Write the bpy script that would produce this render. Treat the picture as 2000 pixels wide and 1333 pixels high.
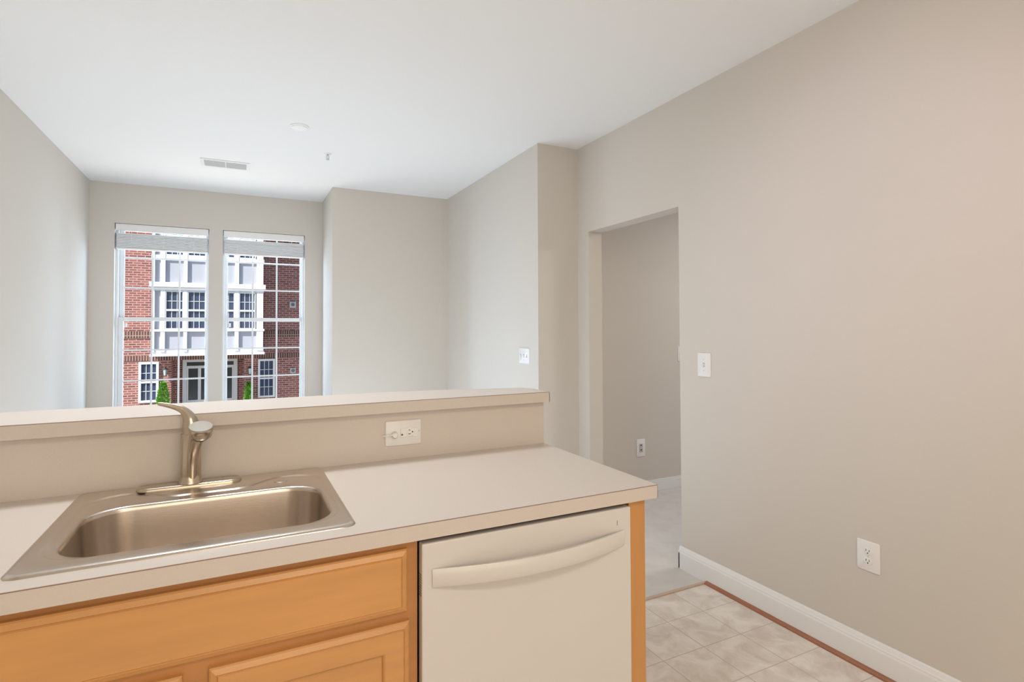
import bpy, bmesh, math, random
from mathutils import Vector, Matrix
random.seed(4)
PI = math.pi
for o in list(bpy.data.objects):
    bpy.data.objects.remove(o)
sc = bpy.context.scene
C = sc.collection

# ------------------------------------------------------------------ camera
H_CAM = 1.3616
YAW, PITCH, ROLL = 0.46270, 0.021195, -0.003767
FPX = 1077.94
f = Vector((math.sin(YAW)*math.cos(PITCH), math.cos(YAW)*math.cos(PITCH), math.sin(PITCH)))
r0 = Vector((math.cos(YAW), -math.sin(YAW), 0)); u0 = r0.cross(f)
r1 = r0*math.cos(ROLL)+u0*math.sin(ROLL); u1 = -r0*math.sin(ROLL)+u0*math.cos(ROLL)
cd = bpy.data.cameras.new('camera'); cam = bpy.data.objects.new('camera', cd); C.objects.link(cam)
m = Matrix((( r1.x, u1.x, -f.x, 0), (r1.y, u1.y, -f.y, 0), (r1.z, u1.z, -f.z, H_CAM), (0, 0, 0, 1)))
cam.matrix_world = m
cd.sensor_fit = 'HORIZONTAL'; cd.sensor_width = 36.0; cd.lens = FPX/2000*36
cd.shift_x = (1000-998.89)/2000; cd.shift_y = (620.755-666.5)/2000
cd.clip_start = 0.02; cd.clip_end = 300
sc.camera = cam

# ------------------------------------------------------------------ colour management, world, lights
sc.view_settings.view_transform = 'Standard'; sc.view_settings.look = 'None'
sc.view_settings.gamma = 1.0; sc.view_settings.use_curve_mapping = False
sc.view_settings.exposure = 0.02
w = bpy.data.worlds.new('world'); sc.world = w; w.use_nodes = True
nt = w.node_tree; nt.nodes.clear()
wo = nt.nodes.new('ShaderNodeOutputWorld'); bg = nt.nodes.new('ShaderNodeBackground')
sky = nt.nodes.new('ShaderNodeTexSky'); sky.sky_type = 'NISHITA'; sky.sun_disc = False
sky.sun_elevation = math.radians(47); sky.sun_rotation = math.radians(-120)
bg.inputs['Strength'].default_value = 0.18
nt.links.new(sky.outputs[0], bg.inputs['Color']); nt.links.new(bg.outputs[0], wo.inputs['Surface'])

def light(name, kind, loc, direction, energy, col, **kw):
    ld = bpy.data.lights.new(name, kind); ld.energy = energy; ld.color = col
    for k, v in kw.items(): setattr(ld, k, v)
    o = bpy.data.objects.new(name, ld); C.objects.link(o); o.location = loc
    o.rotation_euler = Vector(direction).to_track_quat('-Z', 'Y').to_euler()
    return o
SUN_DIR = (1.7, 1.0, -2.1)
light('sun', 'SUN', (0, 10, 20), SUN_DIR, 11.0, (1, .95, .88), angle=math.radians(.6))
# light added for an assumed kitchen ceiling fixture (behind the camera's view)
light('assumed_kitchen_lamp', 'AREA', (0.6, -0.75, 2.60), (0, .25, -1), 26.2, (1.000, 0.875, 0.725), shape='RECTANGLE', size=1.2, size_y=.45)
light('back_fill', 'AREA', (0.4, -1.95, 1.6), (0.10, 1, 0.10), 34.5, (1.000, 0.895, 0.729), shape='RECTANGLE', size=2.8, size_y=1.9)  # added fill panel near the back wall
light('pavement_fill', 'AREA', (-.2, 8.0, -.9), (0, -1, 1.25), 175.2, (1.000, 0.896, 0.801), shape='RECTANGLE', size=6, size_y=2)  # added area light below the windows, standing in for light off the pavement
light('street_fill_right', 'AREA', (4.6, 8.6, 1.8), (-1.4, -1, -.05), 675.5, (0.568, 0.754, 1.000), shape='RECTANGLE', size=3.2, size_y=3.5)  # added panel outside, right of the windows, standing in for daylight
light('street_fill_left', 'AREA', (-5.0, 8.6, 1.8), (1.4, -1, -.05), 835.7, (0.563, 0.735, 1.000), shape='RECTANGLE', size=3.2, size_y=3.5)  # matching added panel outside on the left, also standing in for daylight
light('living_fill', 'AREA', (-.1, 2.15, 2.60), (0, .15, -1), 20.6, (0.964, 0.990, 1.000), shape='DISK', size=.34)  # added downward fill over the bar, not a known fixture
light('assumed_wall_spot', 'SPOT', (.45, .55, 2.5), (1.82, .75, -.75), 36.6, (0.905, 0.786, 1.000), spot_size=math.radians(58), spot_blend=1.0, shadow_soft_size=.08)  # assumed unseen spot, added to brighten the right wall; no fixture modelled
light('carpet_fill', 'AREA', (.35, 3.9, .04), (0, 0, 1), 42.7, (0.768, 0.884, 1.000), shape='RECTANGLE', size=2.4, size_y=2.8)  # unseen upward panel added over the carpet to imitate floor bounce
light('hall_fill', 'AREA', (3.9, 2.2, 2.6), (0, 0, -1), 25.6, (1.000, 0.981, 0.970), shape='DISK', size=.5)  # added fill to brighten the hall, no fixture behind it

# ------------------------------------------------------------------ materials
MATS = {}
def mat(name, col, rough=.6, metal=0, bump=0, bscale=40, var=0, vscale=3, spec=.5, trans=0, coat=0, stretch=None, emit=None):
    if name in MATS: return MATS[name]
    m = bpy.data.materials.new(name); m.use_nodes = True; MATS[name] = m
    n = m.node_tree; b = n.nodes['Principled BSDF']
    b.inputs['Base Color'].default_value = (*col, 1); b.inputs['Roughness'].default_value = rough
    b.inputs['Metallic'].default_value = metal; b.inputs['Specular IOR Level'].default_value = spec
    b.inputs['Coat Weight'].default_value = coat; b.inputs['Coat Roughness'].default_value = .12
    tc = n.nodes.new('ShaderNodeTexCoord'); mp = n.nodes.new('ShaderNodeMapping')
    n.links.new(tc.outputs['Object'], mp.inputs['Vector'])
    if stretch: mp.inputs['Scale'].default_value = stretch
    nz = n.nodes.new('ShaderNodeTexNoise'); nz.inputs['Scale'].default_value = vscale; nz.inputs['Detail'].default_value = 6
    n.links.new(mp.outputs[0], nz.inputs['Vector'])
    if var:
        mx = n.nodes.new('ShaderNodeMix'); mx.data_type = 'RGBA'
        mx.inputs[6].default_value = (*[c*(1-var) for c in col], 1); mx.inputs[7].default_value = (*[min(1, c*(1+var)) for c in col], 1)
        n.links.new(nz.outputs['Fac'], mx.inputs['Factor']); n.links.new(mx.outputs[2], b.inputs['Base Color'])
    if bump:
        n2 = n.nodes.new('ShaderNodeTexNoise'); n2.inputs['Scale'].default_value = bscale; n2.inputs['Detail'].default_value = 4
        n.links.new(mp.outputs[0], n2.inputs['Vector'])
        bp = n.nodes.new('ShaderNodeBump'); bp.inputs['Strength'].default_value = bump; bp.inputs['Distance'].default_value = .002
        n.links.new(n2.outputs['Fac'], bp.inputs['Height']); n.links.new(bp.outputs[0], b.inputs['Normal'])
    return m
PAINT = mat('wall_paint', (.63, .585, .53), .85, bump=.15, bscale=180, var=.012)
CEIL = mat('ceiling_paint', (.80, .795, .785), .9, bump=.15, bscale=120)
TRIM = mat('white_trim_paint', (.80, .80, .80), .35)
PLASTIC = mat('white_plastic', (.80, .79, .785), .3)
DARK = mat('dark_slot', (.03, .028, .025), .6)
LAM = mat('beige_laminate', (.63, .567, .52), .38, var=.05, vscale=220, bump=.02, bscale=300)
SEAM = mat('laminate_seam', (.27, .19, .14), .6)
STEEL = mat('brushed_stainless', (.63, .56, .495), .25, metal=1, bump=.05, bscale=60, stretch=(1, 14, 14))
NICKEL = mat('brushed_nickel', (.55, .48, .39), .24, metal=1)
CAPM = mat('satin_cap', (.34, .32, .29), .62, metal=.2)
MAPLE = mat('maple_front', (.62, .31, .105), .30, var=.2, vscale=3.2, stretch=(1, 6, 9), coat=.25)
MAPLEV = mat('maple_upright', (.58, .28, .09), .36, var=.16, vscale=3.2, stretch=(9, 6, 1), coat=.2)
MAPLED = mat('maple_frame', (.50, .225, .07), .4, var=.14, vscale=3.2, stretch=(1, 6, 9), coat=.15)
WHITEAPP = mat('white_enamel', (.68, .65, .63), .28, coat=.3)
BROWN = mat('brown_shoe_moulding', (.33, .135, .07), .45, var=.2, vscale=8)
CARPET = mat('grey_carpet', (.64, .615, .59), .98, bump=.9, bscale=330, var=.14, vscale=9)
VINYL = mat('white_vinyl', (.76, .78, .80), .3)
MET = mat('grey_metal', (.15, .15, .15), .5, metal=.5)
BAYP = mat('grey_bay_panel', (.36, .37, .43), .6)
BAYT = mat('white_bay_trim', (.62, .63, .66), .6)
EXTG = mat('building_window_glass', (.035, .05, .10), .12)
EXTG2 = mat('door_glass', (.03, .035, .04), .15, var=.3)
LEAF = mat('bright_foliage', (.12, .32, .03), .6, var=.5, vscale=14)
LEAF2 = mat('shrub_foliage', (.06, .12, .03), .7, var=.5, vscale=8)
TERRA = mat('clay_planter', (.30, .12, .08), .8)
ASPH = mat('street_concrete', (.42, .41, .39), .9, var=.1)

def slatmat():
    m = bpy.data.materials.new('blind_slat'); m.use_nodes = True; n = m.node_tree
    b = n.nodes['Principled BSDF']; b.inputs['Base Color'].default_value = (.86, .87, .88, 1); b.inputs['Roughness'].default_value = .5
    t = n.nodes.new('ShaderNodeBsdfTranslucent'); t.inputs['Color'].default_value = (.9, .91, .92, 1)
    mx = n.nodes.new('ShaderNodeMixShader'); mx.inputs[0].default_value = .18
    n.links.new(b.outputs[0], mx.inputs[1]); n.links.new(t.outputs[0], mx.inputs[2]); n.links.new(mx.outputs[0], n.nodes['Material Output'].inputs['Surface'])
    return m
SLAT = slatmat()
def glassmat():
    m = bpy.data.materials.new('window_glass'); m.use_nodes = True; n = m.node_tree; n.nodes.remove(n.nodes['Principled BSDF'])
    t = n.nodes.new('ShaderNodeBsdfTransparent'); t.inputs['Color'].default_value = (.95, .97, .97, 1)
    n.links.new(t.outputs[0], n.nodes['Material Output'].inputs['Surface'])
    return m
GLASS = glassmat()
def tilemat():
    m = bpy.data.materials.new('floor_tile'); m.use_nodes = True; n = m.node_tree; b = n.nodes['Principled BSDF']
    b.inputs['Roughness'].default_value = .45
    tc = n.nodes.new('ShaderNodeTexCoord'); mp = n.nodes.new('ShaderNodeMapping'); mp.inputs['Location'].default_value = (-1.798+.223*20, -1.996+.223*20, 0)
    br = n.nodes.new('ShaderNodeTexBrick'); br.offset = 0; br.squash = 1
    for k, v in (('Scale', 1), ('Mortar Size', .0022), ('Mortar Smooth', .3), ('Brick Width', .223), ('Row Height', .223)): br.inputs[k].default_value = v
    n.links.new(tc.outputs['Object'], mp.inputs[0]); n.links.new(mp.outputs[0], br.inputs['Vector'])
    nz = n.nodes.new('ShaderNodeTexNoise'); nz.inputs['Scale'].default_value = 9; nz.inputs['Detail'].default_value = 9; nz.inputs['Roughness'].default_value = .62; nz.inputs['Distortion'].default_value = .6
    n.links.new(tc.outputs['Object'], nz.inputs['Vector'])
    cr = n.nodes.new('ShaderNodeValToRGB'); cr.color_ramp.elements[0].position = .36; cr.color_ramp.elements[0].color = (.64, .56, .50, 1)
    cr.color_ramp.elements[1].position = .60; cr.color_ramp.elements[1].color = (.80, .745, .69, 1)
    n.links.new(nz.outputs['Fac'], cr.inputs[0])
    mx = n.nodes.new('ShaderNodeMix'); mx.data_type = 'RGBA'; mx.inputs[7].default_value = (.52, .45, .38, 1)
    n.links.new(br.outputs['Fac'], mx.inputs['Factor']); n.links.new(cr.outputs[0], mx.inputs[6]); n.links.new(mx.outputs[2], b.inputs['Base Color'])
    bp = n.nodes.new('ShaderNodeBump'); bp.invert = True; bp.inputs['Strength'].default_value = .5; bp.inputs['Distance'].default_value = .002
    n.links.new(br.outputs['Fac'], bp.inputs['Height']); n.links.new(bp.outputs[0], b.inputs['Normal'])
    return m
TILE = tilemat()
def brickmat(name, c1, c2, mo, vertical=False):
    m = bpy.data.materials.new(name); m.use_nodes = True; n = m.node_tree; b = n.nodes['Principled BSDF']; b.inputs['Roughness'].default_value = .9
    tc = n.nodes.new('ShaderNodeTexCoord'); sp = n.nodes.new('ShaderNodeSeparateXYZ'); cb = n.nodes.new('ShaderNodeCombineXYZ'); ad = n.nodes.new('ShaderNodeMath'); ad.operation = 'ADD'
    n.links.new(tc.outputs['Object'], sp.inputs[0]); n.links.new(sp.outputs['X'], ad.inputs[0]); n.links.new(sp.outputs['Y'], ad.inputs[1])
    n.links.new(ad.outputs[0], cb.inputs['X']); n.links.new(sp.outputs['Z'], cb.inputs['Y'])
    br = n.nodes.new('ShaderNodeTexBrick')
    br.inputs['Color1'].default_value = (*c1, 1); br.inputs['Color2'].default_value = (*c2, 1); br.inputs['Mortar'].default_value = (*mo, 1)
    br.inputs['Scale'].default_value = 1; br.inputs['Mortar Size'].default_value = .011; br.inputs['Bias'].default_value = -.1
    br.inputs['Brick Width'].default_value = .074 if vertical else .215; br.inputs['Row Height'].default_value = .30 if vertical else .074
    if vertical: br.offset = 0
    n.links.new(cb.outputs[0], br.inputs['Vector']); n.links.new(br.outputs['Color'], b.inputs['Base Color'])
    return m
BRICK = brickmat('red_brick', (.17, .055, .048), (.30, .105, .085), (.38, .28, .26))
SOLDIER = brickmat('soldier_brick', (.07, .035, .03), (.13, .055, .045), (.34, .24, .20), True)

# ------------------------------------------------------------------ mesh helpers
class MB:
    def __init__(s): s.bm = bmesh.new()
    def box(s, x0, x1, y0, y1, z0, z1, bev=0, seg=2):
        t = bmesh.new()
        vs = [t.verts.new((x, y, z)) for x in (x0, x1) for y in (y0, y1) for z in (z0, z1)]
        for q in ((0, 1, 3, 2), (4, 6, 7, 5), (0, 4, 5, 1), (2, 3, 7, 6), (0, 2, 6, 4), (1, 5, 7, 3)): t.faces.new([vs[i] for i in q])
        bmesh.ops.recalc_face_normals(t, faces=t.faces)
        if bev: bmesh.ops.bevel(t, geom=t.edges[:], offset=bev, segments=seg, affect='EDGES', profile=.5)
        s.add(t); return s
    def add(s, t):
        me = bpy.data.meshes.new('tmp'); t.to_mesh(me); t.free(); s.bm.from_mesh(me); bpy.data.meshes.remove(me)
    def prism(s, pts, z0, z1, bev=0):
        t = bmesh.new(); a = [t.verts.new((x, y, z0)) for x, y in pts]; b = [t.verts.new((x, y, z1)) for x, y in pts]; n = len(pts)
        t.faces.new(a[::-1]); t.faces.new(b)
        for i in range(n): t.faces.new((a[i], a[(i+1) % n], b[(i+1) % n], b[i]))
        bmesh.ops.recalc_face_normals(t, faces=t.faces)
        if bev: bmesh.ops.bevel(t, geom=[e for e in t.edges if abs(e.verts[0].co.z-e.verts[1].co.z) < 1e-6], offset=bev, segments=2, affect='EDGES')
        s.add(t); return s
    def profile_y(s, pts, y0, y1):   # pts in (x, z), extruded along y
        t = bmesh.new(); a = [t.verts.new((x, y0, z)) for x, z in pts]; b = [t.verts.new((x, y1, z)) for x, z in pts]; n = len(pts)
        t.faces.new(a); t.faces.new(b[::-1])
        for i in range(n): t.faces.new((a[i], b[i], b[(i+1) % n], a[(i+1) % n]))
        bmesh.ops.recalc_face_normals(t, faces=t.faces); s.add(t); return s
    def loops(s, ls, cap0=False, cap1=False, closed=True):
        t = bmesh.new(); R = [[t.verts.new(p) for p in l] for l in ls]; n = len(R[0])
        for a, b in zip(R, R[1:]):
            for i in range(n if closed else n-1): t.faces.new((a[i], a[(i+1) % n], b[(i+1) % n], b[i]))
        if cap0: t.faces.new(R[0][::-1])
        if cap1: t.faces.new(R[-1])
        bmesh.ops.recalc_face_normals(t, faces=t.faces); s.add(t); return s
    def tube(s, path, rad, n=20, flat=1.0, up=(0, 0, 1)):
        P = [Vector(p) for p in path]; ls = []
        for i, p in enumerate(P):
            d = (P[min(i+1, len(P)-1)]-P[max(i-1, 0)]).normalized(); a = d.cross(Vector(up))
            if a.length < 1e-3: a = Vector((1, 0, 0))
            a.normalize(); b = a.cross(d).normalized(); r = rad[i] if hasattr(rad, '__len__') else rad
            fl = flat[i] if hasattr(flat, '__len__') else flat
            ls.append([p+a*r*math.cos(2*PI*k/n)+b*r*fl*math.sin(2*PI*k/n) for k in range(n)])
        return s.loops(ls, True, True)
    def lathe(s, prof, c, axis=(0, 0, 1), n=32):   # prof: (r, h)
        q = Vector((0, 0, 1)).rotation_difference(Vector(axis).normalized()); ls = []
        for r, h in prof: ls.append([Vector(c)+q @ Vector((max(r, 1e-5)*math.cos(2*PI*k/n), max(r, 1e-5)*math.sin(2*PI*k/n), h)) for k in range(n)])
        return s.loops(ls, True, True)
    def build(s, name, material, parent=None, smooth=False):
        me = bpy.data.meshes.new(name); s.bm.to_mesh(me); s.bm.free()
        o = bpy.data.objects.new(name, me); C.objects.link(o); me.materials.append(material)
        if smooth:
            for p in me.polygons: p.use_smooth = True
            me.set_sharp_from_angle(angle=math.radians(38))
        if parent is not None:
            o.parent = parent; o.matrix_parent_inverse = Matrix.Translation(parent.location).inverted() if parent.parent is None else Matrix.Identity(4)
            if parent.parent is None and parent.type == 'EMPTY': pass
        return o
def spline(pts, n):
    out = []; P = [Vector(p) for p in pts]
    for i in range(len(P)-1):
        p0 = P[max(i-1, 0)]; p1 = P[i]; p2 = P[i+1]; p3 = P[min(i+2, len(P)-1)]
        for k in range(n):
            t = k/n
            out.append(.5*((2*p1)+(p2-p0)*t+(2*p0-5*p1+4*p2-p3)*t*t+(-p0+3*p1-3*p2+p3)*t**3))
    out.append(P[-1]); return out
def interp(vals, n):
    out = []
    for a, b in zip(vals, vals[1:]): out += [a+(b-a)*k/n for k in range(n)]
    return out+[vals[-1]]
def tag(o, label=None, cat=None, group=None, kind=None):
    if label: o['label'] = label
    if cat: o['category'] = cat
    if group: o['group'] = group
    if kind: o['kind'] = kind
    return o
def struct(o, label=None): o['kind'] = 'structure'; return tag(o, label)
def thing(name, loc, label, cat, group=None):
    o = bpy.data.objects.new(name, None); C.objects.link(o); o.location = loc; o.empty_display_size = .05
    bpy.context.view_layer.update()
    return tag(o, label, cat, group)

# ------------------------------------------------------------------ key planes (metres)
XW, XL, XR2, XJ = 2.27, -1.172, 1.931, .801
YALC, YB2, YWIN, HC = 3.441, 5.345, 6.031, 2.701
DO0, DO1, DOZ = 2.396, 3.301, 2.064
XT = 2.385

# ------------------------------------------------------------------ the room
def wallm(): return MB()
b = MB(); b.box(XL-.15, XL, -2.1, 6.25, -.1, HC)
struct(b.build('wall_left', PAINT))
W1 = (-.986, -.237); W2 = (-.120, .629); WZ = (.55, 2.337)
b = MB(); y0, y1 = YWIN, YWIN+.17
b.box(XL, W1[0], y0, y1, -.1, HC); b.box(W1[1], W2[0], y0, y1, WZ[0], WZ[1]); b.box(W2[1], XJ, y0, y1, -.1, HC)
b.box(W1[0], W2[1], y0, y1, -.1, WZ[0]); b.box(W1[0], W2[1], y0, y1, WZ[1], HC)
struct(b.build('wall_window', PAINT))
struct(MB().box(XJ, XR2+.3, YB2, YWIN+.17, -.1, HC).build('wall_far', PAINT))
struct(MB().box(XR2, XW, YALC, YB2, -.1, HC).build('wall_living', PAINT))
b = MB(); b.box(XW, XT, -2.1, DO0, -.1, HC); b.box(XW, XT, DO1, 5.345, -.1, HC); b.box(XW, XT, DO0, DO1, DOZ, HC)
struct(b.build('wall_right', PAINT))
struct(MB().box(XT, 5.1, 3.63, 3.75, -.1, HC).build('wall_hall', PAINT))
struct(MB().box(5.1, 5.2, .9, 3.75, -.1, HC).build('wall_hall_end', PAINT))
struct(MB().box(XT, 5.1, .9, 1.0, -.1, HC).build('wall_hall_side', PAINT))
struct(MB().box(XL-.15, XT, -2.2, -2.1, -.1, HC).build('wall_back', PAINT))
struct(MB().box(XL, 1.084, 1.916, 2.03, 0, 1.0785).build('wall_half', PAINT))
struct(MB().box(XL-.15, 5.2, -2.2, YWIN+.17, HC, HC+.12).build('ceiling', CEIL))
struct(MB().box(XL, XW, -2.1, 2.21, -.06, 0).build('floor', TILE))
b = MB(); b.box(XL, XW, 2.21, YWIN, -.06, .004); b.box(XW, 5.1, 1.0, 3.63, -.06, .004)
struct(b.build('floor', CARPET))
struct(MB().box(1.09, XW, 2.198, 2.214, 0, .009, .002).build('trim_2', mat('threshold_strip', (.55, .42, .33), .5)))
# baseboards with a moulded top edge
def bb(name, x, y0, y1, z0=.001):
    p = [(x, z0), (x-.016, z0), (x-.016, z0+.092), (x-.013, z0+.100), (x-.013, z0+.105), (x-.010, z0+.110), (x-.006, z0+.122), (x-.003, z0+.127), (x, z0+.127)]
    return struct(MB().profile_y(p, y0, y1).build(name, TRIM))
bb('baseboard_right', XW, -2.1, DO0+.012)
b = MB(); b.box(XW-.016, XT, DO0, DO0+.014, .004, .11, .003)
struct(b.build('baseboard_jamb', TRIM))
struct(MB().profile_y([(XW-.016, 0), (XW-.032, 0), (XW-.031, .007), (XW-.026, .013), (XW-.016, .016)], -2.1, 2.198).build('trim_1', BROWN))
b = MB(); b.box(XT, 5.1, 3.616, 3.63, .004, .085, .002); b.box(XT, 5.1, 3.621, 3.63, .085, .10, .002)
struct(b.build('baseboard_hall', TRIM))

# ------------------------------------------------------------------ windows
def window(name, ox, gx, gz=(.62, 2.32), rail=1.468, mx=(), mz=()):
    yf0, yf1 = YWIN+.065, YWIN+.15
    fr = MB(); x0, x1 = ox; z0, z1 = WZ; g0, g1 = gx
    fi0, fi1 = x0+.022, x1-.022
    fr.box(x0, fi0, yf0, yf1, z0, z1, .002); fr.box(fi1, x1, yf0, yf1, z0, z1, .002); fr.box(fi0, fi1, yf0, yf1, z1-.022, z1, .002); fr.box(fi0, fi1, yf0, yf1, z0, z0+.03, .002)
    root = fr.build(name, VINYL); struct(root)
    MB().box(x0+.001, x1-.001, YWIN+.001, YWIN+.065, z0+.001, z0+.012, .003).build('window_sill', TRIM, root)
    def sash(nm, za, zb, ya, yb, ra, rb):
        s = MB(); s.box(fi0, g0, ya, yb, za, zb, .003); s.box(g1, fi1, ya, yb, za, zb, .003)
        s.box(g0, g1, ya, yb, za, za+ra, .003); s.box(g0, g1, ya, yb, zb-rb, zb, .003)
        so = s.build(nm, VINYL, root)
        ym = (ya+yb)/2
        MB().box(g0-.004, g1+.004, ym-.002, ym+.002, za+ra-.004, zb-rb+.004).build('glass_pane', GLASS, so)
        g = MB()
        for x in mx: g.box(x-.0075, x+.0075, ym-.007, ym+.007, za+ra, zb-rb)
        for z in mz:
            if za < z < zb:
                g.box(g0, g1, ym-.006, ym+.006, z-.0075, z+.0075)
        g.build('glazing_bars', VINYL, so)
    sash('upper_sash', rail-.017, z1-.022, yf0+.045, yf0+.075, .036, .03)
    sash('lower_sash', z0+.03, rail+.018, yf0+.012, yf0+.042, .05, .036)
    lk = MB()
    lx = g0+.018
    lk.box(lx-.012, lx+.012, yf0+.004, yf0+.014, rail-.075, rail-.035, .003); lk.box(lx-.005, lx+.008, yf0, yf0+.006, rail-.062, rail-.043, .002)
    lk.build('tilt_latch', PLASTIC, root)
    return root
window('window_1', W1, (-.925, -.270), mx=(-.707, -.488), mz=(2.041, 1.761, 1.182, .90))
window('window_2', W2, (-.077, .592), mx=(.147, .371), mz=(2.043, 1.766, 1.182, .90))
# blinds, raised
def blind(ox, label):
    x0, x1 = ox[0]+.006, ox[1]-.006
    y = YWIN+.008
    t = thing('window_blind', ((x0+x1)/2, y, 2.335), label, 'blind', 'raised blinds in the two windows')
    MB().box(x0, x1, y, y+.012, 2.272, 2.334, .002).build('valance', PLASTIC, t)
    MB().box(x0, x1, y+.014, y+.052, 2.285, 2.334, .002).build('headrail', PLASTIC, t)
    for xx in (x0, x1-.022): MB().box(xx, xx+.022, y-.004, y+.05, 2.3335, 2.3368).build('bracket', MET, t)
    s = MB(); n = 9
    for k in range(n):
        z = 2.124+k*.0143
        off = random.uniform(-.004, .004)
        s.box(x0+.006, x1-.006, y+.004+off, y+.054+off, z, z+.0122, .003, 2)
    s.build('slat_stack', SLAT, t)
    MB().box(x0+.004, x1-.004, y+.006, y+.054, 2.103, 2.121, .003).build('bottom_rail', PLASTIC, t)
    for xx in (x0+.12, (x0+x1)/2, x1-.12): MB().box(xx-.002, xx+.002, y+.002, y+.004, 2.11, 2.285).build('ladder_cord', TRIM, t)
blind(W1, 'white slatted blind pulled up in the left of the two windows')
blind(W2, 'white slatted blind pulled up in the right of the two windows')

# ------------------------------------------------------------------ counter, backsplash, bar
CT = .914; YF, YBS, XC = 1.241, 1.895, 1.086
SX0, SX1, SY0, SY1 = -.3785, .2505, 1.2935, 1.879
hx0, hx1, hy0, hy1 = SX0+.02, SX1-.02, SY0+.02, SY1-.02
t = thing('countertop', ((XL+XC)/2, YF, CT), 'beige laminate kitchen countertop holding the steel sink, above the dishwasher', 'countertop')
b = bmesh.new()
def grid_slab(xs, ys, z0, z1, hole):
    m = MB(); tb = bmesh.new(); V = {}
    def v(i, j, z):
        k = (i, j, z)
        if k not in V: V[k] = tb.verts.new((xs[i], ys[j], z))
        return V[k]
    cells = [(i, j) for i in range(len(xs)-1) for j in range(len(ys)-1) if (i, j) != hole]
    cs = set(cells)
    for i, j in cells:
        tb.faces.new((v(i, j, z1), v(i+1, j, z1), v(i+1, j+1, z1), v(i, j+1, z1)))
        tb.faces.new((v(i, j, z0), v(i, j+1, z0), v(i+1, j+1, z0), v(i+1, j, z0)))
        for (di, dj, a, c) in ((-1, 0, (i, j), (i, j+1)), (1, 0, (i+1, j), (i+1, j+1)), (0, -1, (i, j), (i+1, j)), (0, 1, (i, j+1), (i+1, j+1))):
            if (i+di, j+dj) not in cs: tb.faces.new((v(*a, z0), v(*c, z0), v(*c, z1), v(*a, z1)))
    bmesh.ops.recalc_face_normals(tb, faces=tb.faces); m.add(tb); return m
grid_slab([XL+.001, hx0, hx1, XC-.001], [YF+.0015, hy0, hy1, YBS], CT-.038, CT, (1, 1)).build('top_slab', LAM, t)
e = MB(); e.box(XL+.001, XC, YF, YF+.0015, CT-.038, CT-.0022); e.box(XC-.001, XC, YF, YBS, CT-.038, CT-.0022)
e.build('edge_strip', LAM, t)
e = MB(); e.box(XL+.001, XC-.001, YF+.0003, YF+.0016, CT-.0022, CT-.0004); e.box(XC-.0012, XC-.0003, YF+.001, YBS, CT-.0022, CT-.0004)
e.build('edge_seam', SEAM, t)
o = MB().box(XL+.001, XC, YBS, YBS+.02, CT-.03, 1.0785, .0006, 1).build('backsplash', LAM)
tag(o, 'beige laminate backsplash strip rising behind the countertop under the bar', 'backsplash')

BZ0, BZ1, BYF = 1.079, 1.118, 1.862
t = thing('bar_top', (0, BYF, BZ1), 'long raised beige laminate bar ledge below the windows, above the backsplash', 'bar top')
poly = [(XL+.001, BYF+.0015), (1.092, BYF+.0015), (1.092, 1.995), (1.06, 2.05), (.76, 2.125), (.50, 2.155), (XL+.001, 2.172)]
MB().prism(poly, BZ0, BZ1, .0008).build('top_slab', LAM, t)
e = MB(); e.box(XL+.001, 1.094, BYF, BYF+.0015, BZ0, BZ1-.0022); e.box(1.092, 1.094, BYF, 1.99, BZ0, BZ1-.0022)
e.build('edge_strip', LAM, t)
e = MB(); e.box(XL+.001, 1.092, BYF+.0003, BYF+.0016, BZ1-.0022, BZ1-.0005); e.box(1.0915, 1.093, BYF+.001, 1.99, BZ1-.0022, BZ1-.0005)
e.build('edge_seam', SEAM, t)

# ------------------------------------------------------------------ sink
NS = 176
def rr(x0, x1, y0, y1, r, z, ry=None):
    cx, cy = (x0+x1)/2, (y0+y1)/2; hw, hh = (x1-x0)/2, (y1-y0)/2; out = []
    for k in range(NS):
        a = 2*PI*k/NS; dx, dy = math.cos(a)*hw, math.sin(a)*hh     # scaled ray
        s = min(hw/abs(dx) if abs(dx) > 1e-9 else 1e9, hh/abs(dy) if abs(dy) > 1e-9 else 1e9)
        px, py = dx*s, dy*s
        qx, qy = abs(px), abs(py)
        if qx > hw-r and qy > hh-r:
            ccx, ccy = hw-r, hh-r; L = math.hypot(dx, dy); ux, uy = abs(dx)/L, abs(dy)/L
            bq = ux*ccx+uy*ccy; cq = ccx**2+ccy**2-r*r; tt = bq+math.sqrt(max(bq*bq-cq, 0))
            px, py = math.copysign(ux*tt, px), math.copysign(uy*tt, py)
        out.append(Vector((cx+px, cy+py, z)))
    return out
def dip(loop, amt, cx):
    for p in loop:
        if p.y > 1.60:
            g = min(1, max(0, (abs(p.x-cx)-.07)/.12)); g = g*g*(3-2*g); k = min(1, (p.y-1.60)/.12)
            p.y -= amt*(1-g)*k
    return loop
t = thing('kitchen_sink', ((SX0+SX1)/2, SY0, CT), 'stainless steel single bowl drop-in sink set into the countertop', 'sink')
cx = (SX0+SX1)/2; bz = CT
L = [rr(SX0, SX1, SY0, SY1, .022, bz+.0002), rr(SX0+.0015, SX1-.0015, SY0+.0015, SY1-.0015, .021, bz+.003),
     rr(SX0+.006, SX1-.006, SY0+.006, SY1-.006, .019, bz+.0055), rr(SX0+.012, SX1-.012, SY0+.012, SY1-.012, .017, bz+.0055)]
ix0, ix1, iy0, iy1 = -.323, .212, 1.358, 1.700
c0 = (SX0+.045, SX1-.027, SY0+.040, 1.822)
def con(d, z, r): return dip(rr(ix0-.026+d, ix1+.022-d, iy0-.016+d, 1.822-d, r, z), .078, cx)
L += [con(0, bz+.0055, .085), con(.003, bz+.0048, .085), con(.007, bz+.0018, .083), con(.010, bz+.0012, .082)]
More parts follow.
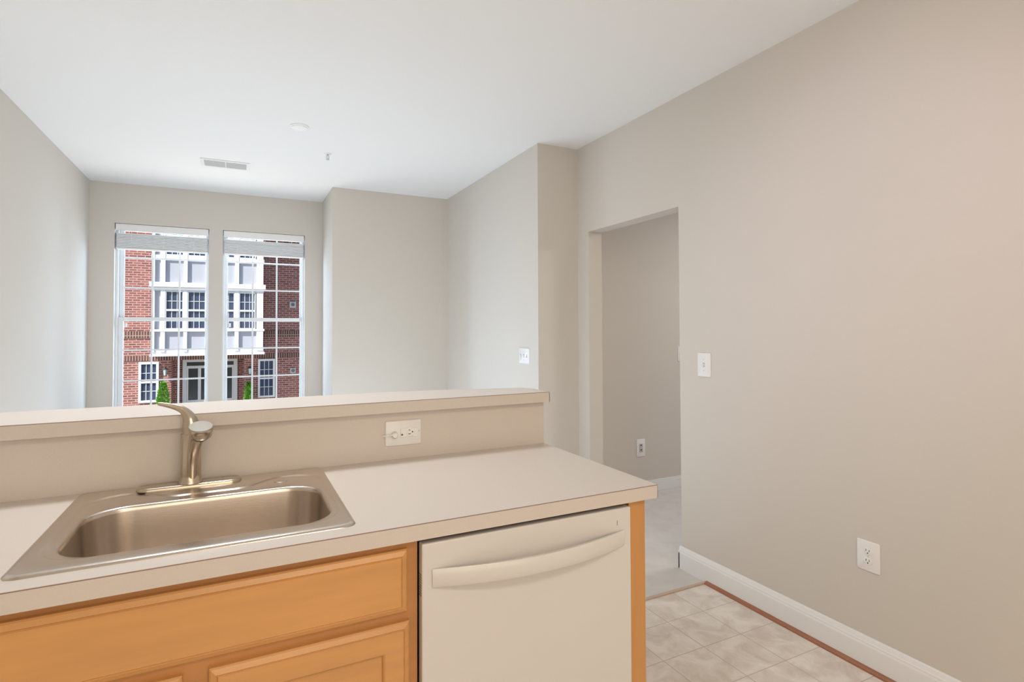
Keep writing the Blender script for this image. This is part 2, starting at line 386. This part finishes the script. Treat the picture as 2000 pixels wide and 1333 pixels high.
L += [rr(ix0-.008, ix1+.008, iy0-.004, iy1+.006, .098, bz+.001), rr(ix0-.003, ix1+.003, iy0-.001, iy1+.002, .094, bz-.001),
      rr(ix0, ix1, iy0+.001, iy1, .092, bz-.005), rr(ix0+.001, ix1-.001, iy0+.002, iy1-.001, .091, bz-.012), rr(ix0+.010, ix1-.010, iy0+.012, iy1-.012, .085, bz-.145),
      rr(ix0+.016, ix1-.016, iy0+.018, iy1-.018, .082, bz-.168), rr(ix0+.030, ix1-.030, iy0+.032, iy1-.032, .075, bz-.181),
      rr(ix0+.055, ix1-.055, iy0+.055, iy1-.055, .06, bz-.186), rr(cx-.045, cx+.045, 1.50, 1.59, .0449, bz-.190)]
MB().loops(L, False, True).build('bowl', STEEL, t, True)
MB().lathe([(0, .003), (.012, .003), (.014, .0015), (.036, .001), (.041, .004), (.044, .002), (.044, 0)], (cx, 1.545, bz-.190)).build('drain', STEEL, t, True)
MB().lathe([(0, .0002), (.009, .0002), (.013, .002), (.017, .0022), (.019, .0004), (.019, 0)], (.121, 1.775, bz+.0012)).build('hole_cover', STEEL, t, True)

# ------------------------------------------------------------------ faucet
fx, fy, fz = -.114, 1.832, CT+.0055
t = thing('kitchen_faucet', (fx, fy, fz), 'brushed nickel single lever faucet standing behind the sink bowl', 'faucet')
def stad(hw, r, z, n=18):
    out = []
    for k in range(n+1): a = -PI/2+PI*k/n; out.append(Vector((fx+hw-r+r*math.cos(a), fy+r*math.sin(a), z)))
    for k in range(n+1): a = PI/2+PI*k/n; out.append(Vector((fx-hw+r+r*math.cos(a), fy+r*math.sin(a), z)))
    return out
MB().loops([stad(.131, .031, fz), stad(.131, .031, fz+.004), stad(.1295, .0295, fz+.007), stad(.126, .026, fz+.0092)], True, True).build('deck_plate', NICKEL, t, True)
MB().lathe([(.031, .008), (.031, .011), (.0275, .016), (.0268, .03), (.0262, .08), (.0262, .125), (.0258, .1465), (.0245, .1475)], (fx, fy, fz), n=40).build('body', NICKEL, t, True)
sp = spline([(fx+.004, fy-.013, fz+.018), (fx+.006, fy-.022, fz+.06), (fx+.010, fy-.028, fz+.105), (fx+.018, fy-.044, fz+.143), (fx+.026, fy-.066, fz+.163)], 6)
MB().tube(sp, interp([.012, .0135, .016, .020, .024], 6), 24, 1, up=(0, 1, 0)).build('spout', NICKEL, t, True)
hc = Vector((fx+.028, fy-.072, fz+.166)); ax = Vector((.03, -.40, 1)).normalized()
MB().lathe([(.012, -.023), (.0225, -.022), (.0275, -.017), (.0302, -.002), (.0305, .008), (.0296, .0100)], hc, ax, 40).build('spray_head', NICKEL, t, True)
MB().lathe([(.0300, .0095), (.0286, .0124), (.019, .0144), (.006, .0152), (0, .0153)], hc, ax, 40).build('head_cap', CAPM, t, True)
MB().lathe([(.017, -.0275), (.0205, -.0235), (.0205, -.020), (.010, -.020)], hc, ax, 30).build('aerator', DARK, t, True)
hp = spline([(fx+.002, fy, fz+.148), (fx+.000, fy, fz+.168), (fx-.005, fy+.002, fz+.192), (fx-.020, fy+.004, fz+.214), (fx-.045, fy+.006, fz+.226), (fx-.082, fy+.009, fz+.236)], 7)
MB().tube(hp, interp([.0250, .0230, .0175, .0108, .0075, .0042], 7), 24, interp([1, 1, .95, .75, .6, .5], 7), up=(0, 1, 0)).build('lever_handle', NICKEL, t, True)

# ------------------------------------------------------------------ cabinets
def panel_frame(x0, x1, z0, z1, yb, th, kind):
    """slab front with a moulded edge (drawer) or a frame with a recessed flat panel (door); front faces -y"""
    m = MB(); yf = yb-th
    def ring(d, y): return [Vector((x0+d, y, z0+d)), Vector((x1-d, y, z0+d)), Vector((x1-d, y, z1-d)), Vector((x0+d, y, z1-d))]
    ls = [ring(0, yb), ring(0, yf+.009), ring(.003, yf+.0062), ring(.0125, yf+.0012), ring(.0145, yf+.0030), ring(.0165, yf)]
    if kind == 'door': ls += [ring(.058, yf), ring(.062, yf+.003), ring(.064, yf+.009)]
    m.loops(ls, True, True); return m
def cabinet(x0, x1, label, drx, doors):
    t = thing('base_cabinet', ((x0+x1)/2, 1.27, 0), label, 'cabinet', 'maple base cabinets under the countertop')
    yfr = 1.2705; m = MB(); zt = CT-.0385
    m.box(x0, x1, yfr, 1.89, .10, .70, 0); m.box(x0, x0+.018, yfr, 1.89, .70, zt); m.box(x1-.018, x1, yfr, 1.89, .70, zt); m.box(x0, x1, 1.884, 1.89, .7, zt)
    m.box(x0+.018, x1-.018, yfr, yfr+.02, .70, zt)
    m.build('carcass', MAPLED, t)
    MB().box(x0, x1, 1.335, 1.35, 0, .10).build('toe_kick', MAPLED, t)
    panel_frame(drx[0], drx[1], .7118, .855, yfr, .019, 'drawer').build('drawer_front', MAPLE, t)
    for a, c in doors: panel_frame(a, c, .125, .690, yfr, .019, 'door').build('door', MAPLE, t)
cabinet(-.522, .384, 'honey maple sink base cabinet under the steel sink, left of the dishwasher', (-.495, .357), ((-.497, -.090), (-.044, .3625)))
cabinet(XL+.002, -.524, 'honey maple base cabinet against the left wall beside the sink cabinet', (XL+.03, -.55), ((XL+.03, -.87), (-.83, -.55)))
o = MB().box(.9985, 1.0565, 1.262, 1.893, 0, CT-.0385, .001, 1).build('end_panel', MAPLEV)
tag(o, 'narrow upright maple end panel at the right side of the dishwasher', 'panel')

# ------------------------------------------------------------------ dishwasher
t = thing('dishwasher', (.69, 1.25, 0), 'white dishwasher with a bowed handle under the right end of the countertop', 'dishwasher')
dx0, dx1, dyf, dzt = .388, .9955, 1.2455, .8635
MB().box(dx0+.004, dx1-.004, 1.275, 1.88, .09, .855).build('tub_body', mat('tub_grey', (.10, .095, .09), .6), t)
MB().box(dx0, dx1-.003, dyf, 1.272, .12, dzt, .0035, 3).build('door', WHITEAPP, t)
hb = MB(); ls = []; n = 36
for k in range(n+1):
    u = k/n; x = .412+(.967-.412)*u; bow = .046*(1-(2*u-1)**2)
    y = dyf-.004-bow; th = .009+.004*math.sin(PI*u)
    sec = [(y+th, .762), (y+.002, .7605), (y, .7635), (y-.001, .782), (y, .8005), (y+.002, .8035), (y+th, .802)]
    if k in (0, n): sec = [(dyf+.001 if i in (0, 6) else yy, z) for i, (yy, z) in enumerate(sec)]
    ls.append([Vector((x, yy, z)) for yy, z in sec])
hb.loops(ls, True, True)
hb.build('handle', WHITEAPP, t, True)
v = MB()
for k in range(9): v.box(dx0-.0006, dx0+.0004, 1.250, 1.266, .742+k*.006, .7445+k*.006)
v.build('side_vent', mat('vent_brown', (.30, .22, .17), .6), t)
MB().box(.9445, .9465, dyf-.0006, dyf+.001, .818, .832).build('indicator_slot', mat('grey_mark', (.3, .27, .24), .6), t)
MB().box(dx0+.005, dx1-.005, 1.33, 1.345, .0, .11).build('kick_plate', WHITEAPP, t)

# ------------------------------------------------------------------ outlets and switches
# all plates are modelled in a local frame (u right, v up, w out of the wall) and mapped to the wall
def mapper(c, U, Wn):
    U = Vector(U); Wn = Vector(Wn); V = Vector((0, 0, 1)); c = Vector(c)
    return lambda p: c+U*p[0]+V*p[1]+Wn*p[2]
def plate_obj(mb, mp, name, material, parent, smooth=False):
    for vv in mb.bm.verts: vv.co = mp(vv.co)
    bmesh.ops.recalc_face_normals(mb.bm, faces=mb.bm.faces[:])
    return mb.build(name, material, parent, smooth)
def face_plate(mp, w, h, t):
    m = MB(); hw, hh = w/2, h/2
    def rg(d, z, r):
        out = []
        for sx, sy, a0 in ((1, -1, -90), (1, 1, 0), (-1, 1, 90), (-1, -1, 180)):
            for k in range(5):
                a = math.radians(a0+k*22.5); out.append(Vector((sx*(hw-r)+(r-d)*math.cos(a), sy*(hh-r)+(r-d)*math.sin(a), z)))
        return out
    m.loops([rg(0, .0003, .006), rg(0, .0022, .006), rg(.0012, .0042, .006), rg(.0032, .0055, .006)], True, True)
    return plate_obj(m, mp, 'cover_plate', PLASTIC, t, True)
def receptacle(mp, cu, cv, t, horiz=False):
    m = MB(); ls = []
    for z, s in ((.005, 1), (.0068, 1), (.0074, .95)):
        l = []
        for k in range(28):
            a = 2*PI*k/28; x = .0172*math.cos(a); y = max(-.0138, min(.0138, .0172*math.sin(a)))
            if horiz: x, y = y, x
            l.append(Vector((cu+x*s, cv+y*s, z)))
        ls.append(l)
    m.loops(ls, True, True); r = plate_obj(m, mp, 'receptacle', PLASTIC, t, True)
    s = MB()
    def sl(x, y, w, h):
        if horiz: x, y, w, h = -y, x, h, w
        s.box(cu+x-w/2, cu+x+w/2, cv+y-h/2, cv+y+h/2, .0070, .0078)
    sl(-.0064, .004, .0022, .0085); sl(.0064, .004, .0022, .0070); 
    if horiz: s.lathe([(.0026, 0), (.0026, .0008)], (cu+.0065, cv, .0070), n=12)
    else: s.lathe([(.0026, 0), (.0026, .0008)], (cu, cv-.0065, .0070), n=12)
    s2 = plate_obj(s, mp, 'slots', DARK, r)
def screw(mp, cu, cv, t):
    m = MB(); m.lathe([(.0032, .005), (.0030, .0062), (.001, .0066)], (cu, cv, 0), n=14)
    plate_obj(m, mp, 'screw', mat('screw_paint', (.62, .59, .54), .4), t, True)
def toggle(mp, cu, cv, t, up=True):
    m = MB(); m.box(cu-.005, cu+.005, cv-.012, cv+.012, .0048, .0062)
    plate_obj(m, mp, 'toggle_slot', mat('slot_grey', (.42, .40, .37), .5), t)
    m = MB(); s = 1 if up else -1
    m.loops([[Vector((cu+a*.0042, cv+bq*.006, .006)) for a, bq in ((-1, -1), (1, -1), (1, 1), (-1, 1))], [Vector((cu+a*.0034, cv+s*.008+bq*.0035, .016)) for a, bq in ((-1, -1), (1, -1), (1, 1), (-1, 1))]], True, True)
    plate_obj(m, mp, 'toggle', PLASTIC, t)
# right wall faces -x; local right (as seen) is -y
c = (XW, 2.212, 1.165); t = thing('light_switch', c, 'white single toggle light switch on the right wall beside the doorway', 'light switch', 'white light switches')
mp = mapper(c, (0, -1, 0), (-1, 0, 0)); face_plate(mp, .094, .130, t); toggle(mp, 0, 0, t, False); screw(mp, 0, .030, t); screw(mp, 0, -.030, t)
c = (XW, 1.357, .4485); t = thing('wall_outlet', c, 'white duplex outlet low on the right wall above the baseboard', 'outlet', 'white wall outlets')
mp = mapper(c, (0, -1, 0), (-1, 0, 0)); face_plate(mp, .090, .121, t); receptacle(mp, 0, .0195, t); receptacle(mp, 0, -.0195, t); screw(mp, 0, 0, t)
c = (XR2, 3.655, 1.163); t = thing('light_switch', c, 'white triple toggle light switch on the living room wall beyond the bar', 'light switch', 'white light switches')
mp = mapper(c, (0, -1, 0), (-1, 0, 0)); face_plate(mp, .166, .116, t)
for k in (-1, 0, 1): toggle(mp, k*.046, 0, t, k != 1); screw(mp, k*.046, .030, t); screw(mp, k*.046, -.030, t)
c = (3.000, 3.63, .376); t = thing('wall_outlet', c, 'white rectangular outlet low on the grey hall wall seen through the doorway', 'outlet', 'white wall outlets')
mp = mapper(c, (1, 0, 0), (0, -1, 0)); face_plate(mp, .090, .145, t)
m = MB(); m.box(-.018, .018, -.035, .035, .005, .0075, .001); r = plate_obj(m, mp, 'receptacle', mat('outlet_insert', (.50, .48, .46), .4), t)
for s in (-1, 1):
    m = MB(); m.box(-.008, .008, s*.019, s*.019+.008, .0074, .008); plate_obj(m, mp, 'slots', DARK, r)
c = (3.460, 3.63, 1.142); t = thing('light_switch', c, 'white switch plate half hidden behind the right edge of the doorway', 'light switch', 'white light switches')
mp = mapper(c, (1, 0, 0), (0, -1, 0)); face_plate(mp, .094, .130, t); toggle(mp, 0, 0, t)
c = (.5225, YBS, 1.0035); t = thing('wall_outlet', c, 'white horizontal outlet on the backsplash right of the faucet', 'outlet', 'white wall outlets')
mp = mapper(c, (1, 0, 0), (0, -1, 0)); face_plate(mp, .127, .087, t)
m = MB(); m.box(-.012, .050, -.0155, .0155, .005, .0085, .0015); plate_obj(m, mp, 'insert', PLASTIC, t)
mp2 = mapper((.5225, YBS-.0018, 1.0035), (1, 0, 0), (0, -1, 0))
receptacle(mp2, .024, .002, t, True); screw(mp, .055, .003, t)
m = MB(); m.lathe([(.0035, .0084), (.003, .0092)], (-.006, -.006, 0), n=14); plate_obj(m, mp, 'test_hole', mat('hole_brown', (.14, .10, .07), .6), t)
# plug with a stub of white cable in the left socket
t = thing('plug', (.487, YBS-.006, 1.002), 'small white plug with a short cable stub at the left of the backsplash outlet', 'plug')
MB().tube([(.490, YBS-.006, 1.000), (.490, YBS-.012, 1.000), (.489, YBS-.022, .9995), (.488, YBS-.026, .9995)], [.011, .0115, .0105, .007], 20, up=(1, 0, 0)).build('plug_body', PLASTIC, t, True)
MB().tube(spline([(.487, YBS-.020, 1.001), (.470, YBS-.022, 1.0015), (.456, YBS-.020, 1.001), (.448, YBS-.014, .9995)], 5), .0023, 10).build('cable', PLASTIC, t, True)

# ------------------------------------------------------------------ ceiling fittings
t = thing('ceiling_vent', (-.082, 4.985, HC), 'white rectangular air vent with grey louvres in the ceiling', 'vent')
b = MB(); x0, x1, y0, y1 = -.258, .092, 4.870, 5.090
z0 = HC-.007
b.box(x0, x1, y0, y0+.024, z0, HC, .002); b.box(x0, x1, y1-.024, y1, z0, HC, .002); b.box(x0, x0+.024, y0+.024, y1-.024, z0, HC, .002); b.box(x1-.024, x1, y0+.024, y1-.024, z0, HC, .002)
xm = (x0+x1)/2; b.box(xm-.004, xm+.004, y0+.024, y1-.024, z0+.001, HC)
b.build('frame', PLASTIC, t)
VG = mat('vent_louvre', (.50, .50, .49), .6); b = MB()
for k in range(15):
    y = y0+.028+k*.0113
    b.loops([[Vector((xx, y, HC-.0015)), Vector((xx, y+.001, HC-.0015)), Vector((xx, y+.009, HC-.006)), Vector((xx, y+.008, HC-.006))] for xx in (x0+.022, x1-.022)], True, True)
b.build('louvres', VG, t)
t = thing('smoke_detector', (.365, 3.842, HC), 'round white smoke detector on the ceiling', 'smoke detector')
DET = mat('detector_white', (.84, .84, .83), .6)
MB().lathe([(.060, 0), (.060, -.006), (.057, -.009), (.052, -.009)], (.365, 3.842, HC), n=44).build('base_ring', DET, t, True)
MB().lathe([(.052, -.008), (.050, -.014), (.040, -.019), (.022, -.021), (0, -.021)], (.365, 3.842, HC), n=44).build('dome', DET, t, True)
t = thing('fire_sprinkler', (.614, 4.343, HC), 'small pendent fire sprinkler hanging from the ceiling', 'sprinkler')
SM = mat('sprinkler_metal', (.55, .55, .53), .4, metal=.3)
MB().lathe([(.030, 0), (.029, -.003), (.016, -.006), (.012, -.006)], (.614, 4.343, HC), n=30).build('escutcheon', PLASTIC, t, True)
b = MB(); b.lathe([(.007, -.004), (.007, -.016), (.004, -.017)], (.614, 4.343, HC), n=16)
for s in (-1, 1): b.tube([(.614+s*.006, 4.343, HC-.015), (.614+s*.011, 4.343, HC-.026), (.614+s*.009, 4.343, HC-.038), (.614+s*.002, 4.343, HC-.045)], .002, 8, up=(0, 1, 0))
b.tube([(.614, 4.343, HC-.017), (.614, 4.343, HC-.044)], .0022, 8, up=(0, 1, 0))
b.build('sprinkler_frame', SM, t, True)
MB().lathe([(.005, -.044), (.014, -.046), (.014, -.048), (.002, -.049)], (.614, 4.343, HC), n=24).build('deflector', SM, t, True)

# assumed kitchen ceiling fixture above the camera, added out of view
t = thing('assumed_ceiling_light', (.6, -.75, HC), 'assumed rectangular white kitchen ceiling light over the work area', 'ceiling light')
MB().box(-.05, 1.25, -1.02, -.48, HC-.03, HC, .004).build('housing', PLASTIC, t)
o = MB().box(-.02, 1.22, -.99, -.51, HC-.075, HC-.03, .006).build('diffuser', PLASTIC, t)

# ------------------------------------------------------------------ outside: the street and the brick building opposite
GZ = -2.3
struct(MB().box(-60, 60, YWIN+.3, 60, GZ-.2, GZ).build('ground', ASPH), None)
F = 21.0
B = thing('apartment_building', (-.8, F, GZ), 'red brick apartment building with a white bay across the street', 'building')
RX0, RX1, RZ, RD = -1.875, .25, .45, .7
b = MB(); b.box(-9, RX0, F, F+6, GZ, 10); b.box(RX1, 9, F, F+6, GZ, 10); b.box(RX0, RX1, F, F+6, RZ, 10); b.box(RX0, RX1, F+RD, F+6, GZ, RZ)
b.build('brick_wall', BRICK, B)
b = MB(); b.box(-9, -2.40, F-.02, F+.01, 1.125, 1.34); b.box(.85, 9, F-.02, F+.01, 1.125, 1.34)
b.build('soldier_course', SOLDIER, B)
b = MB(); b.box(-9, 9, F-.02, F+.01, .40, .56)
b.build('soldier_course', SOLDIER, B)
BY = 20.1; bx0, bx1 = -2.316, .80
MB().box(bx0+.02, bx1-.02, BY+.05, F, .60, 9).build('bay', BAYP, B)
b = MB()
for z0, z1, p in ((.566, .64, .10), (.64, .757, .04), (1.332, 1.403, .08), (2.60, 2.72, .04), (2.72, 2.865, .14), (3.60, 3.715, .06), (5.0, 5.3, .12)):
    b.box(bx0-p*.5, bx1+p*.5, BY+.05-p, F, z0, z1)
b.build('cornice', BAYT, B)
PX = ((bx0, -2.25), (-2.096, -1.975), (-1.482, -1.380), (-.870, -.560), (-.045, .075), (.60, bx1))
for a, c in PX: MB().box(a, c, BY-.02, BY+.06, .70, 7.5).build('pilaster', BAYT, B)
def extwin(x0, x1, z0, z1, yf, fw=.045, cols=3, rows=4, glass=EXTG, trimm=BAYT, rail=True):
    w_ = MB(); yb = yf+.07
    w_.box(x0, x0+fw, yf, yb, z0, z1); w_.box(x1-fw, x1, yf, yb, z0, z1); w_.box(x0+fw, x1-fw, yf, yb, z0, z0+fw); w_.box(x0+fw, x1-fw, yf, yb, z1-fw, z1)
    zm = (z0+z1)/2
    if rail: w_.box(x0+fw, x1-fw, yf+.005, yb, zm-.028, zm+.028)
    o = w_.build('window', trimm, B)
    MB().box(x0+fw, x1-fw, yf+.045, yf+.06, z0+fw, z1-fw).build('pane', glass, o)
    if cols:
        g = MB(); W_ = x1-x0-2*fw; Hh = z1-z0-2*fw
        for k in range(1, cols): xx = x0+fw+W_*k/cols; g.box(xx-.008, xx+.008, yf+.03, yf+.05, z0+fw, z1-fw)
        for k in range(1, rows):
            if rail and k*2 == rows: continue
            zz = z0+fw+Hh*k/rows; g.box(x0+fw, x1-fw, yf+.03, yf+.05, zz-.008, zz+.008)
        g.build('glazing_bars', trimm, o)
for a, c in ((-1.975, -1.482), (-1.380, -.870), (-.560, -.045), (.075, .568)):
    extwin(a, c, 1.403, 2.600, BY-.01, .03); extwin(a, c, 3.715, 4.95, BY-.01, .03)
extwin(-2.76, -2.215, -.93, .36, F-.075, .07); extwin(.684, 1.222, -.965, .362, F-.075, .065)
# recessed entrance: frame, transom, two glazed doors
y = F+RD-.06; k = (F+RD)/F
e0, e1 = -1.557*k, .05*k; ET = 1.3616+(.42-1.3616)*k; EB = 1.3616+(-.926-1.3616)*k
fr = MB()
fr.box(e0, e0+.12, y, y+.08, GZ, ET); fr.box(e1-.12, e1, y, y+.08, GZ, ET); fr.box(e0+.12, e1-.12, y, y+.08, ET-.1, ET); fr.box(e0+.12, e1-.12, y, y+.08, ET-.28, ET-.23)
o = fr.build('entrance_frame', BAYT, B)
MB().box(e0+.12, e1-.12, y+.03, y+.05, ET-.23, ET-.1).build('transom_pane', EXTG2, o)
xm = (e0+e1)/2
for a, c in ((e0+.125, e0+.50), (e0+.50, xm), (xm, e1-.50), (e1-.50, e1-.125)):
    d = MB(); d.box(a, a+.045, y+.01, y+.06, GZ, ET-.28); d.box(c-.045, c, y+.01, y+.06, GZ, ET-.28); d.box(a+.045, c-.045, y+.01, y+.06, ET-.32, ET-.28); d.box(a+.045, c-.045, y+.01, y+.06, GZ, EB)
    d = d.build('entrance_door', BAYT, B); MB().box(a+.045, c-.045, y+.03, y+.04, EB, ET-.32).build('pane', EXTG2, d)
# lanterns, vents on the wall
def lantern(x, z, label):
    t = thing('wall_lantern', (x, F, z), label, 'lantern', 'wall lanterns beside the entrance')
    b = MB(); b.box(x-.03, x+.03, F-.03, F, z-.02, z+.12); b.tube([(x, F-.02, z+.10), (x, F-.08, z+.15), (x, F-.12, z+.13)], .012, 8); b.build('bracket', DARK, t)
    b = MB(); b.lathe([(.01, .17), (.03, .14), (.085, .10), (.085, .09), (0, .09)], (x, F-.13, z), n=8); b.lathe([(.055, -.11), (.06, -.10), (0, -.10)], (x, F-.13, z), n=8)
    for q in range(4): a = PI/4+q*PI/2; b.tube([(x+.055*math.cos(a), F-.13+.055*math.sin(a), z-.1), (x+.075*math.cos(a), F-.13+.075*math.sin(a), z+.09)], .006, 6)
    b.build('cage', DARK, t)
    MB().lathe([(.045, -.10), (.062, .09)], (x, F-.13, z), n=8).build('glass_chimney', mat('lantern_glass', (.45, .55, .60), .2), t)
lantern(-2.04, .02, 'dark wall lantern on the brick pier seen through the left window')
lantern(.43, -.03, 'dark wall lantern on the brick pier seen through the right window')
def wvent(x0, x1, z0, z1, label, nm='wall_vent', m_=None):
    t = thing(nm, ((x0+x1)/2, F, z0), label, 'vent', 'square vents on the brick wall')
    b = MB(); yb = F
    b.box(x0, x1, F-.06, F-.002, z0, z1, .008); b.build('housing', m_ or mat('vent_housing', (.45, .45, .47), .6), t)
    xm, zm = (x0+x1)/2, (z0+z1)/2
    MB().lathe([(.055, 0), (.06, .02), (.05, .03), (.02, .03)], (xm, F-.06, zm), (0, -1, 0), 20).build('hood', MET, t, True)
wvent(1.69, 1.90, 2.16, 2.37, 'grey square wall vent high on the shaded brick wall')
wvent(1.72, 1.90, -.16, .02, 'pale square wall vent low on the shaded brick wall')
# shaped evergreens either side of the entrance
def topiary(x, y, ztop, w_, label):
    t = thing('potted_evergreen', (x, y, GZ), label, 'potted plant', 'potted evergreens beside the entrance')
    MB().lathe([(.16, 0), (.22, .38), (.24, .40), (.21, .41), (.20, .36), (0, .35)], (x, y, GZ), n=20).build('planter', TERRA, t, True)
    MB().tube([(x, y, GZ+.34), (x, y, GZ+.7)], .025, 8, up=(0, 1, 0)).build('trunk', mat('bark', (.12, .07, .04), .9), t)
    tb = bmesh.new(); h = ztop-GZ-.55; rng = random.Random(int(x*100)+7)
    for i in range(1500):
        u = rng.random(); z = GZ+.55+h*u; rad = w_*(.55+.45*math.sin(PI*min(1, u*1.0+.05)))*(1 if u < .8 else (1-u)/.2*.7+.3); a = rng.random()*2*PI; rr_ = rad*math.sqrt(rng.uniform(.45, 1))
        c_ = Vector((x+rr_*math.cos(a), y+rr_*math.sin(a), z)); d = Vector((math.cos(a)*.8, math.sin(a)*.8, rng.uniform(.2, 1.2))).normalized(); s = d.cross(Vector((rng.uniform(-1, 1), rng.uniform(-1, 1), rng.uniform(-1, 1)))).normalized()
        L_ = rng.uniform(.05, .10)
        tb.faces.new([tb.verts.new(c_-s*.013), tb.verts.new(c_+d*L_*.5-s*.024), tb.verts.new(c_+d*L_), tb.verts.new(c_+d*L_*.5+s*.024)])
    m_ = MB(); m_.add(tb); m_.build('foliage', LEAF, t)
topiary(-2.06, F-.35, -.30, .155, 'bright green potted evergreen before the brick pier, left of the entrance')
topiary(.40, F-.35, -.40, .115, 'bright green potted evergreen before the brick pier, right of the entrance')
